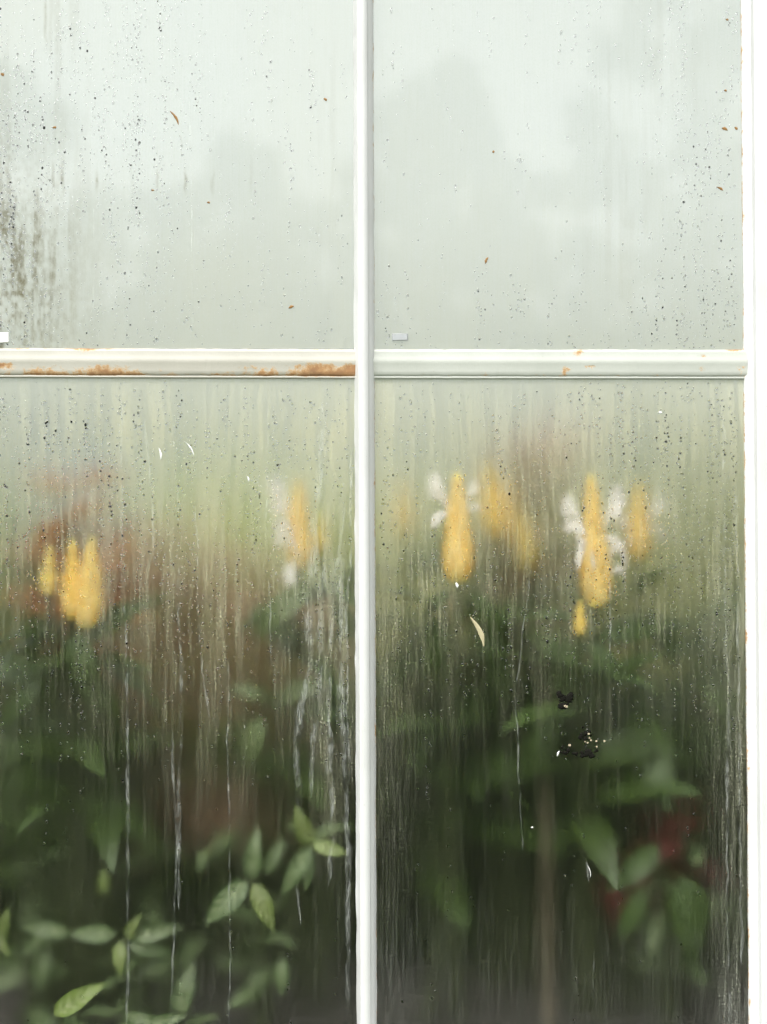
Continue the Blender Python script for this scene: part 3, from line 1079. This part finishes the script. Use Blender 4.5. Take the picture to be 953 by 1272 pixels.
Fp = flower_plant('golden_spike_plant', 'plant with a single golden spike and pale flower, the one closest to the corner post', 812, 0.22, [
    dict(x0=792, x1=794, top=598, bot=694, w=32, y=0.11, petals=((0.38, -0.1, 0.030, 0.6), (0.3, PI * 1.1, 0.020, 0.5)))],
    [(860, 780, 0.16, 5), (830, 860, 0.12, 5), (890, 860, 0.2, 5)])


def placed_leaves(pl, items):
    """items: (x0, y0, x1, y1, depth, kind, roll) pixels of stalk and tip"""
    for (x0, y0, x1, y1, d0, d1, kind, up) in items:
        o, t = P(x0, y0, d0), P(x1, y1, d1)
        foot = Vector((pl.b.x + random.uniform(-.02, .02), pl.b.y, pl.b.z))
        st = pl.e.get('_s')
        pl.leaf(pl.main, o, t - o, (t - o).length, kind, up)


UPF = (0, -1, 0.35)     # blade turned to the glass
# individual blades that rest near the pane


def first_stem(pl): return [c for c in bpy.data.objects if c.parent == pl.e and c.name.startswith('stem')][0]


for pl, items in (
    (A, [(96, 785, 118, 892, .05, .035, 'lolli', UPF), (88, 790, 92, 860, .06, .05, 'lolli', UPF), (52, 842, -8, 905, .07, .05, 'lolli', UPF), (120, 840, 150, 900, .08, .07, 'lolli', UPF), (60, 760, 20, 830, .1, .1, 'lolli', UPF)]),
    (B, [(388, 728, 300, 790, .07, .06, 'sage', UPF), (400, 850, 330, 868, .08, .08, 'sage', UPF), (330, 865, 285, 850, .08, .07, 'sage', UPF), (325, 890, 300, 960, .07, .06, 'sage', UPF), (415, 740, 440, 800, .08, .07, 'sage', UPF)]),
    (C, [(560, 735, 520, 765, .05, .05, 'lolli', UPF), (590, 735, 630, 800, .06, .05, 'lolli', UPF), (600, 780, 640, 880, .08, .07, 'lolli', UPF), (550, 760, 530, 850, .08, .08, 'lolli', UPF)]),
    (E, [(732, 798, 778, 852, .04, .035, 'lolli', UPF), (716, 800, 690, 870, .10, .10, 'lolli', UPF), (690, 880, 640, 990, .13, .12, 'lolli', UPF)]),
    (Fp, [(800, 760, 850, 830, .08, .07, 'lolli', UPF), (870, 850, 915, 900, .12, .11, 'lolli', UPF)]),
):
    pl.main = first_stem(pl)
    placed_leaves(pl, items)


# --- low plants with pale-veined leaves against the foot of the glass
def veined(label, basepx, yd, hub, items, extra=()):
    b = P(basepx, 1272, yd)
    b.z = ZS - 0.02
    pl = Plant('veined_leaf_plant', b, label, 'plant', 'pale veined plants at the foot of the glass')
    h = P(*hub)
    so, dense = pl.stem([b, b.lerp(h, .5) + Vector((0.01, 0.02, 0)), h], 0.004, 0.0022)
    pl.main = so
    pl.foliage(so, dense, 'vein', 0.07, 0.4, 0.85, 3, 0.9, 0.1, 0.05)
    placed_leaves(pl, items)
    for (px, py, y, n, L) in extra:
        t = P(px, py, y)
        so2, dn = pl.stem([b, b.lerp(t, .5) + Vector((0.0, 0.02, 0.01)), t], 0.0035, 0.002)
        pl.foliage(so2, dn, 'vein', L, 0.45, 1.0, max(2, n - 1), 0.9, 0.25, 0.05)
    return pl


veined('plant with a star of striped pale veined leaves beside the lower centre bar', 320, 0.10, (312, 1092, 0.045), [
    (312, 1092, 318, 1032, .045, .030, 'vein', UPF), (308, 1094, 254, 1148, .040, .020, 'vein', UPF), (316, 1096, 340, 1158, .030, .012, 'fresh', UPF),
    (330, 1085, 352, 1040, .06, .06, 'vein', UPF), (385, 1050, 368, 1003, .045, .03, 'fresh', UPF), (388, 1048, 432, 1060, .035, .02, 'fresh', UPF),
    (386, 1052, 350, 1112, .04, .03, 'vein', UPF), (384, 1050, 380, 1105, .05, .03, 'vein', UPF), (350, 1190, 350, 1240, .05, .035, 'vein', UPF)],
    [(386, 1050, 0.05, 3, 0.06), (270, 1060, 0.10, 4, 0.06)])
veined('plant with spreading striped leaves, arching wide, below the long chalky run', 165, 0.11, (155, 1165, 0.05), [
    (150, 1168, 148, 1212, .04, .025, 'fresh', UPF), (158, 1165, 172, 1138, .045, .03, 'fresh', UPF), (165, 1165, 225, 1150, .045, .035, 'vein', UPF),
    (160, 1172, 215, 1185, .05, .04, 'vein', UPF), (145, 1160, 85, 1160, .05, .04, 'vein', UPF), (128, 1110, 130, 1080, .06, .05, 'fresh', UPF)],
    [(230, 1200, 0.08, 4, 0.07), (200, 1060, 0.14, 4, 0.07)])
veined('plant with broad striped leaves at the foot of the far pane edge under rust shrub', 25, 0.10, (18, 1160, 0.05), [
    (88, 1160, 22, 1148, .045, .025, 'vein', UPF), (2, 1165, 8, 1130, .04, .03, 'fresh', UPF), (0, 1160, 10, 1188, .035, .02, 'fresh', UPF), (60, 1180, 40, 1240, .08, .06, 'vein', UPF)],
    [(40, 1080, 0.12, 4, 0.07)])
veined('plant with one crisp bright leaf pressed against the glass above the soil', 75, 0.07, (68, 1262, 0.03), [
    (66, 1262, 126, 1224, .014, .008, 'fresh', UPF), (60, 1270, 20, 1290, .02, .02, 'vein', UPF)],
    [(140, 1262, 0.05, 3, 0.05)])
veined('low plant with pale veined leaves between the star-leaved and wide-spreading plants', 210, 0.07, (200, 1285, 0.03), [
    (185, 1272, 230, 1262, .025, .015, 'vein', UPF), (200, 1275, 150, 1258, .03, .025, 'vein', UPF), (222, 1262, 235, 1200, .05, .04, 'vein', UPF)], [])
veined('plant with drooping narrow leaves and a tilted pale shoot, under the maroon leaves', 830, 0.14, (815, 1050, 0.09), [
    (818, 1052, 755, 1108, .06, .05, 'lolli', UPF), (840, 1095, 872, 1212, .05, .035, 'lolli', UPF), (845, 1090, 888, 1150, .06, .05, 'lolli', UPF),
    (800, 1100, 768, 1175, .07, .06, 'lolli', UPF), (835, 1100, 850, 1180, .07, .06, 'lolli', UPF)],
    [(870, 1060, 0.12, 4, 0.08)])


# --- shrubs behind
def shrub(name, label, px, top, y, kind, n_stem, L, spread_px, pairs, group=None, low=0.25, base_z=None, rise=0.25):
    b = P(px, 1272, y)
    b.z = (ZS - 0.02) if base_z is None else base_z
    pl = Plant(name, b, label, 'shrub', group)
    for i in range(n_stem):
        f = (i + 0.5) / n_stem * 2 - 1
        tip = P(px + f * spread_px + random.gauss(0, spread_px * 0.12), top + abs(random.gauss(0, 60)) + 60 * f * f, y + random.uniform(-0.10, 0.16))
        foot = b + Vector((f * 0.05, random.uniform(-.04, .04), 0))
        so, dn = pl.stem([foot, foot.lerp(tip, .5) + Vector((f * 0.03, random.uniform(-.03, .03), 0.02)), tip], 0.006, 0.002)
        pl.foliage(so, dn, kind, L, low, 1.0, pairs, 0.9, rise, 0.16)
    return pl


shrub('rust_leaved_shrub', 'rust red leaved shrub behind the pair of golden spikes', 100, 570, 0.20, 'rust', 6, 0.085, 48, 5, low=0.80)
shrub('mauve_brown_shrub', 'mauve brown leaved shrub between the two golden spiked plants', 245, 650, 0.34, 'brown', 12, 0.11, 115, 8, low=0.40)
shrub('mauve_brown_shrub', 'mauve brown shrub whose leaves show between the chalky runs', 350, 720, 0.40, 'brown', 6, 0.11, 70, 6, low=0.5)
shrub('mauve_brown_shrub', 'tall thin mauve brown shrub rising above the blurred golden spikes', 650, 520, 0.36, 'brown', 6, 0.10, 40, 6, low=0.6)
shrub('maroon_shrub', 'low maroon leaved shrub behind the drooping narrow leaves', 826, 985, 0.20, 'maroon', 3, 0.075, 28, 4, low=0.5)
DG = 'dark leafy shrubs in the middle of the bed'
for px, top, y, lab in ((40, 800, 0.40, 'dark green shrub below the rust red leaves, at the greenhouse side away from the post'),
                        (150, 900, 0.36, 'dark green shrub in front of the mauve brown shrub foot'),
                        (330, 930, 0.50, 'dark green shrub under the chalky runs by the centre bar'),
                        (430, 860, 0.55, 'dark green shrub right behind the centre bar'),
                        (520, 815, 0.40, 'dark green shrub behind the plump golden spike'),
                        (620, 810, 0.48, 'dark green shrub below the blurred golden spikes'),
                        (720, 830, 0.42, 'dark green shrub below the tallest golden spike'),
                        (830, 830, 0.46, 'dark green shrub below the single golden spike by the post'),
                        (930, 740, 0.42, 'dark green shrub half hidden by the corner post'),
                        (1080, 760, 0.45, 'dark green shrub past the corner post'),
                        (-110, 780, 0.45, 'dark green shrub past the outer glazing bar')):
    shrub('dark_leaved_shrub', lab, px, top, y, 'dark', 7, 0.13, 70, 8, DG, low=0.12)
for px, top, y, kind, lab in ((60, 640, 1.1, 'dark', 'broad dark shrub far back behind the rust red shrub'),
                              (230, 560, 1.45, 'lime', 'tall pale lime shrub far back above the mauve brown shrub'),
                              (360, 585, 1.35, 'lime', 'pale lime shrub far back beside the centre bar'),
                              (500, 580, 1.35, 'grey', 'grey green shrub far back behind the centre bar edge'),
                              (620, 560, 1.5, 'grey', 'grey green shrub far back behind the blurred spikes'),
                              (760, 535, 1.4, 'grey', 'grey green shrub far back behind the tallest spike'),
                              (890, 520, 1.3, 'grey', 'tall grey green shrub far back by the corner post'),
                              (1040, 560, 1.4, 'grey', 'grey green shrub far back past the corner post'),
                              (-60, 580, 1.3, 'lime', 'pale lime shrub far back past the outer glazing bar')):
    shrub('tall_shrub', lab, px, top, y, kind, 8, 0.17, 85, 9, 'tall shrubs at the back of the bed', low=0.2)

# bamboo cane in the bed and a pipe under the roof
b0 = P(682, 1300, 0.12)
V, F = [], []
pts, rad = [], []
c0, c1 = Vector((b0.x, 0.12, ZS - 0.06)), P(676, 850, 0.14)
for i in range(31):
    t = i / 30
    pts.append(c0.lerp(c1, t) - c0)
    rad.append(0.0024 - 0.0008 * t + (0.0006 if i % 6 == 0 else 0))
V, F = tube(pts, rad, 8)
o = obj('bamboo_cane', mesh('bamboo_cane', V, F, CANE), None, Matrix.Translation(c0))
tag(o, 'thin upright bamboo cane pushed into the soil among dark leaves', 'cane')
q = P(213, 636, 1.9)
V, F = tube([(0, 0, 0), (0, 0, ZR + 0.85)], 0.022, 10)
o = obj('support_post', mesh('support_post', V, F, simple('grey_painted_iron', (0.36, 0.39, 0.38), 0.6, 0.15, 30)), None, Matrix.Translation((q.x, 2.08, 0.02)))
tag(o, 'slim grey iron post holding the roof behind the shrubs', 'post')

# ------------------------------------------------------------------ small things stuck to the glass
def speck(px, py, ln, wd, ang, mat, name, label, cat, group, bumps=0.25):
    r = random.Random(int(px * 7 + py))
    n = 7
    V, F = [], []
    for i in range(n):
        t = i / (n - 1)
        wv = wd * math.sin(math.pi * (0.06 + 0.88 * t)) * (1 + bumps * (r.random() - 0.5) * 2)
        cx, cz = (t - 0.5) * ln, 0.14 * ln * math.sin(t * 2.5)
        for f, h in ((-1, 0.0), (0, 1.0), (1, 0.0)):
            V.append((cx, -0.0002 - h * 0.0009, cz + f * wv * 0.5))
    for i in range(n - 1):
        for k in range(2):
            a = i * 3 + k
            F.append((a, a + 1, a + 4, a + 3))
    V = [(a[0] * S, a[1], a[2] * S) for a in V]
    q = P(px, py)
    M = Matrix.Translation((q.x, -0.0004, q.z)) @ Matrix.Rotation(ang, 4, 'Y')
    o = obj(name, mesh(name, V, F, mat), None, M)
    # ang measured in the picture plane
    tag(o, label, cat, group)
    return o


GS = 'brown seed husks stuck to the glass'
speck(216, 147, 20, 3, 1.1, HUSK, 'seed_husk', 'long curved brown husk stuck to the upper glass, the longest of them', 'husk', GS)
for (px, py, ln, wd, a) in ((68, 159, 5, 3, 0), (3, 93, 5, 4, 1), (259, 252, 4, 3, .4), (190, 237, 4, 2.5, 0), (362, 382, 7, 4, -.3), (404, 124, 5, 3, .8),
                            (605, 324, 9, 3, -1.1), (900, 161, 8, 4, .5), (914, 160, 5, 4, 1), (903, 25, 4, 3, .5), (901, 113, 4, 3, .4), (894, 235, 9, 3, .6), (613, 189, 3, 3, 0)):
    speck(px, py, ln, wd, a, HUSK, 'seed_husk', 'tiny brown speck of husk stuck to the upper glass', 'husk', GS)
speck(591, 785, 40, 6, 1.22, DRYPETAL, 'dried_petal', 'curved pale dried petal stuck to the glass under the plump golden spike', 'petal', None)
speck(567, 727, 7, 3.5, 1.3, LIME, 'lime_fleck', 'white fleck on the glass at the foot of the plump golden spike', 'fleck', None)
GF = 'white flecks on the lower glass'
for (px, py, ln, wd, a) in ((198, 564, 15, 2.6, 1.5), (235, 558, 20, 1.8, 1.1), (308, 595, 7, 2.2, 1.4), (820, 513, 5, 3, .3), (694, 936, 7, 2.4, -1.1), (661, 1028, 3, 2, 0), (731, 1082, 15, 1.2, 1.4)):
    speck(px, py, ln, wd, a, LIME, 'lime_fleck', 'small chalk white fleck dried onto the lower glass', 'fleck', GF)


def clump(px, py, items, label):
    """a crust of overlapping crumbs as one closed lump mesh"""
    r = random.Random(int(px))
    V, F = [], []
    for (dx, dy, rad, mi) in items:
        base = len(V)
        nb = 9
        V.append((dx * S, -0.0016, -dy * S))
        rr = [rad * r.uniform(0.55, 1.35) for _ in range(nb)]
        for ring, hh in ((0.6, -0.0012), (1.0, 0.0002)):
            for k in range(nb):
                an = 2 * PI * k / nb
                V.append(((dx + math.cos(an) * rr[k] * ring) * S, hh, -(dy + math.sin(an) * rr[k] * ring) * S))
        for k in range(nb):
            k2 = (k + 1) % nb
            F.append((base, base + 1 + k2, base + 1 + k))
            F.append((base + 1 + k, base + 1 + k2, base + 1 + nb + k2, base + 1 + nb + k))
    me = mesh('dirt_clump', V, F, DIRT, False)
    q = P(px, py)
    return tag(obj('dirt_clump', me, None, Matrix.Translation((q.x, -0.0004, q.z))), label, 'dirt')


rr_ = random.Random(5)
o = clump(701, 868, [(rr_.gauss(0, 4.5), rr_.gauss(0, 4), rr_.uniform(2.0, 5.5), 0) for _ in range(12)], 'black crusty dirt clump on the glass, uppermost of three below the tallest spike')
o2 = clump(724, 910, [(rr_.gauss(0, 4), rr_.gauss(0, 3.5), rr_.uniform(1.6, 4), 0) for _ in range(9)], 'black dirt clump edged with pale crumbs on the glass')
o3 = clump(728, 936, [(rr_.gauss(0, 6), rr_.gauss(0, 3), rr_.uniform(1.6, 4.4), 0) for _ in range(10)], 'flat black dirt smear lowest on the glass under the crumbs')
o4 = clump(704, 934, [(rr_.gauss(0, 4), rr_.gauss(0, 2), rr_.uniform(1.5, 3.6), 0) for _ in range(7)], 'small black dirt clump beside a white fleck on the glass')
for nm, (px, py, dx, dy, n, mat) in enumerate(((733, 921, 7, 4, 9, CRUMB), (704, 874, 2, 2, 2, CRUMB))):
    V, F = [], []
    for _ in range(n):
        base = len(V)
        x, y, s_ = rr_.gauss(0, dx), rr_.gauss(0, dy), rr_.uniform(0.6, 1.6)
        bv, bf = box((x - s_) * S, (x + s_) * S, -0.0012, 0.0002, -(y + s_ * .7) * S, -(y - s_ * .8) * S)
        V += bv
        F += [tuple(base + i for i in f) for f in bf]
    par = o2 if nm == 0 else o
    q = P(px, py)
    me = mesh('crumb', V, F, mat, False)
    obj('crumb', me, par, Matrix.Translation(Vector((q.x, -0.0004, q.z)) - par.matrix_basis.translation) @ Matrix.Translation((0, -0.0010, 0)))


# ------------------------------------------------------------------ trees across the lawn (mirrored in the upper glass)
def tree(x, y, h, rx, seed, label, base_f=0.12, n=5200, dense=1.0):
    r = np.random.default_rng(seed)
    e = empty('leafy_tree', (x, y, 0))
    tag(e, label, 'tree', 'trees across the lawn')
    V, F = tube([(0, 0, 0), (0.05, 0, h * .3), (-.06, .05, h * .62), (0, 0, h * .92)], [0.16, 0.12, 0.07, 0.02], 8)
    tr = obj('trunk', mesh('trunk', V, F, BARK), e)
    ncl = int(120 * dense)
    cl = []
    for k in range(ncl):
        zz = base_f * h + (1 - base_f) * h * r.random() ** 0.85
        f = (zz / h - base_f) / (1 - base_f)
        rad = rx * (math.sin(math.pi * (0.12 + 0.86 * f)) ** 0.7)
        a, q_ = r.random() * 6.283, r.random() ** 0.5
        cl.append((math.cos(a) * rad * q_, math.sin(a) * rad * q_, zz, (0.18 + 0.30 * r.random()) * (1.15 - 0.6 * f)))
    for k in range(0, ncl, 5):
        c_ = cl[k]
        V, F = tube([(0, 0, c_[2] * 0.55), (c_[0] * .5, c_[1] * .5, c_[2] * 0.8), c_[:3]], [0.045, 0.03, 0.01], 5)
        obj('limb', mesh('limb', V, F, BARK), tr)
    Vs, Fs, Us = [], [], []
    per = n // ncl
    for c_ in cl:
        for _ in range(per):
            d = r.normal(size=3)
            d = d / np.linalg.norm(d) * c_[3] * r.random() ** 0.4
            p = np.array(c_[:3]) + d
            a = r.normal(size=3)
            a /= np.linalg.norm(a)
            b = np.cross(a, r.normal(size=3))
            b /= np.linalg.norm(b)
            s_ = 0.10 + 0.09 * r.random()
            i = len(Vs)
            Vs += [tuple(p - a * s_), tuple(p + b * s_ * .5), tuple(p + a * s_), tuple(p - b * s_ * .5)]
            Us += [(0.5, 0), (1, .5), (.5, 1), (0, .5)]
            Fs.append((i, i + 1, i + 2, i + 3))
    me = mesh('crown', Vs, Fs, L_TREE, True, Us)
    obj('crown', me, e)


for (x, y, h, rx, sd_, lab, dn) in ((-4.6, -14.5, 6.3, 2.0, 1, 'broad leafy tree at the far side of the lawn by the hedge end', 1.0),
                                    (-1.8, -15.2, 5.4, 1.7, 2, 'short round leafy tree standing beside the broad one across the lawn', 1.0),
                                    (0.7, -14.3, 6.0, 1.7, 3, 'short leafy tree facing the centre bar across the lawn', 1.0),
                                    (3.7, -14.6, 8.6, 1.6, 4, 'tall leafy tree facing the corner post across the lawn', 1.0),
                                    (6.6, -15.6, 6.4, 2.1, 5, 'wide leafy tree beyond the tall one across the lawn', 1.0)):
    tree(x, y, h, rx, sd_, lab, n=int(5200 * dn), dense=dn)
# unseen hedge added behind the trees to block the bright horizon sky
r = np.random.default_rng(77)
Vs, Fs, Us = [], [], []
for _ in range(16000):
    p = np.array([r.uniform(-14, 14), -18 + r.normal() * 0.45, 3.6 * r.random() ** 0.8 + r.normal() * 0.1])
    a = r.normal(size=3); a /= np.linalg.norm(a)
    b = np.cross(a, r.normal(size=3)); b /= np.linalg.norm(b)
    s_ = 0.16 + 0.10 * r.random()
    i = len(Vs)
    Vs += [tuple(p - a * s_), tuple(p + b * s_ * .6), tuple(p + a * s_), tuple(p - b * s_ * .6)]
    Us += [(0.5, 0), (1, .5), (.5, 1), (0, .5)]
    Fs.append((i, i + 1, i + 2, i + 3))
hd = empty('sky_block_hedge', (0, -18, 0))
tag(hd, 'tall dark clipped hedge, added unseen behind the trees to block horizon sky', 'sky_block_hedge')
Vs = [(a[0], a[1] + 18, max(a[2], 0.02)) for a in Vs]
obj('foliage', mesh('foliage', Vs, Fs, L_TREE, True, Us), hd)
bv = boxmesh('sky_block_body', (-13.9, 13.9, -0.3, 0.3, 0, 3.2), L_TREE)
obj('sky_block_body', bv, hd)
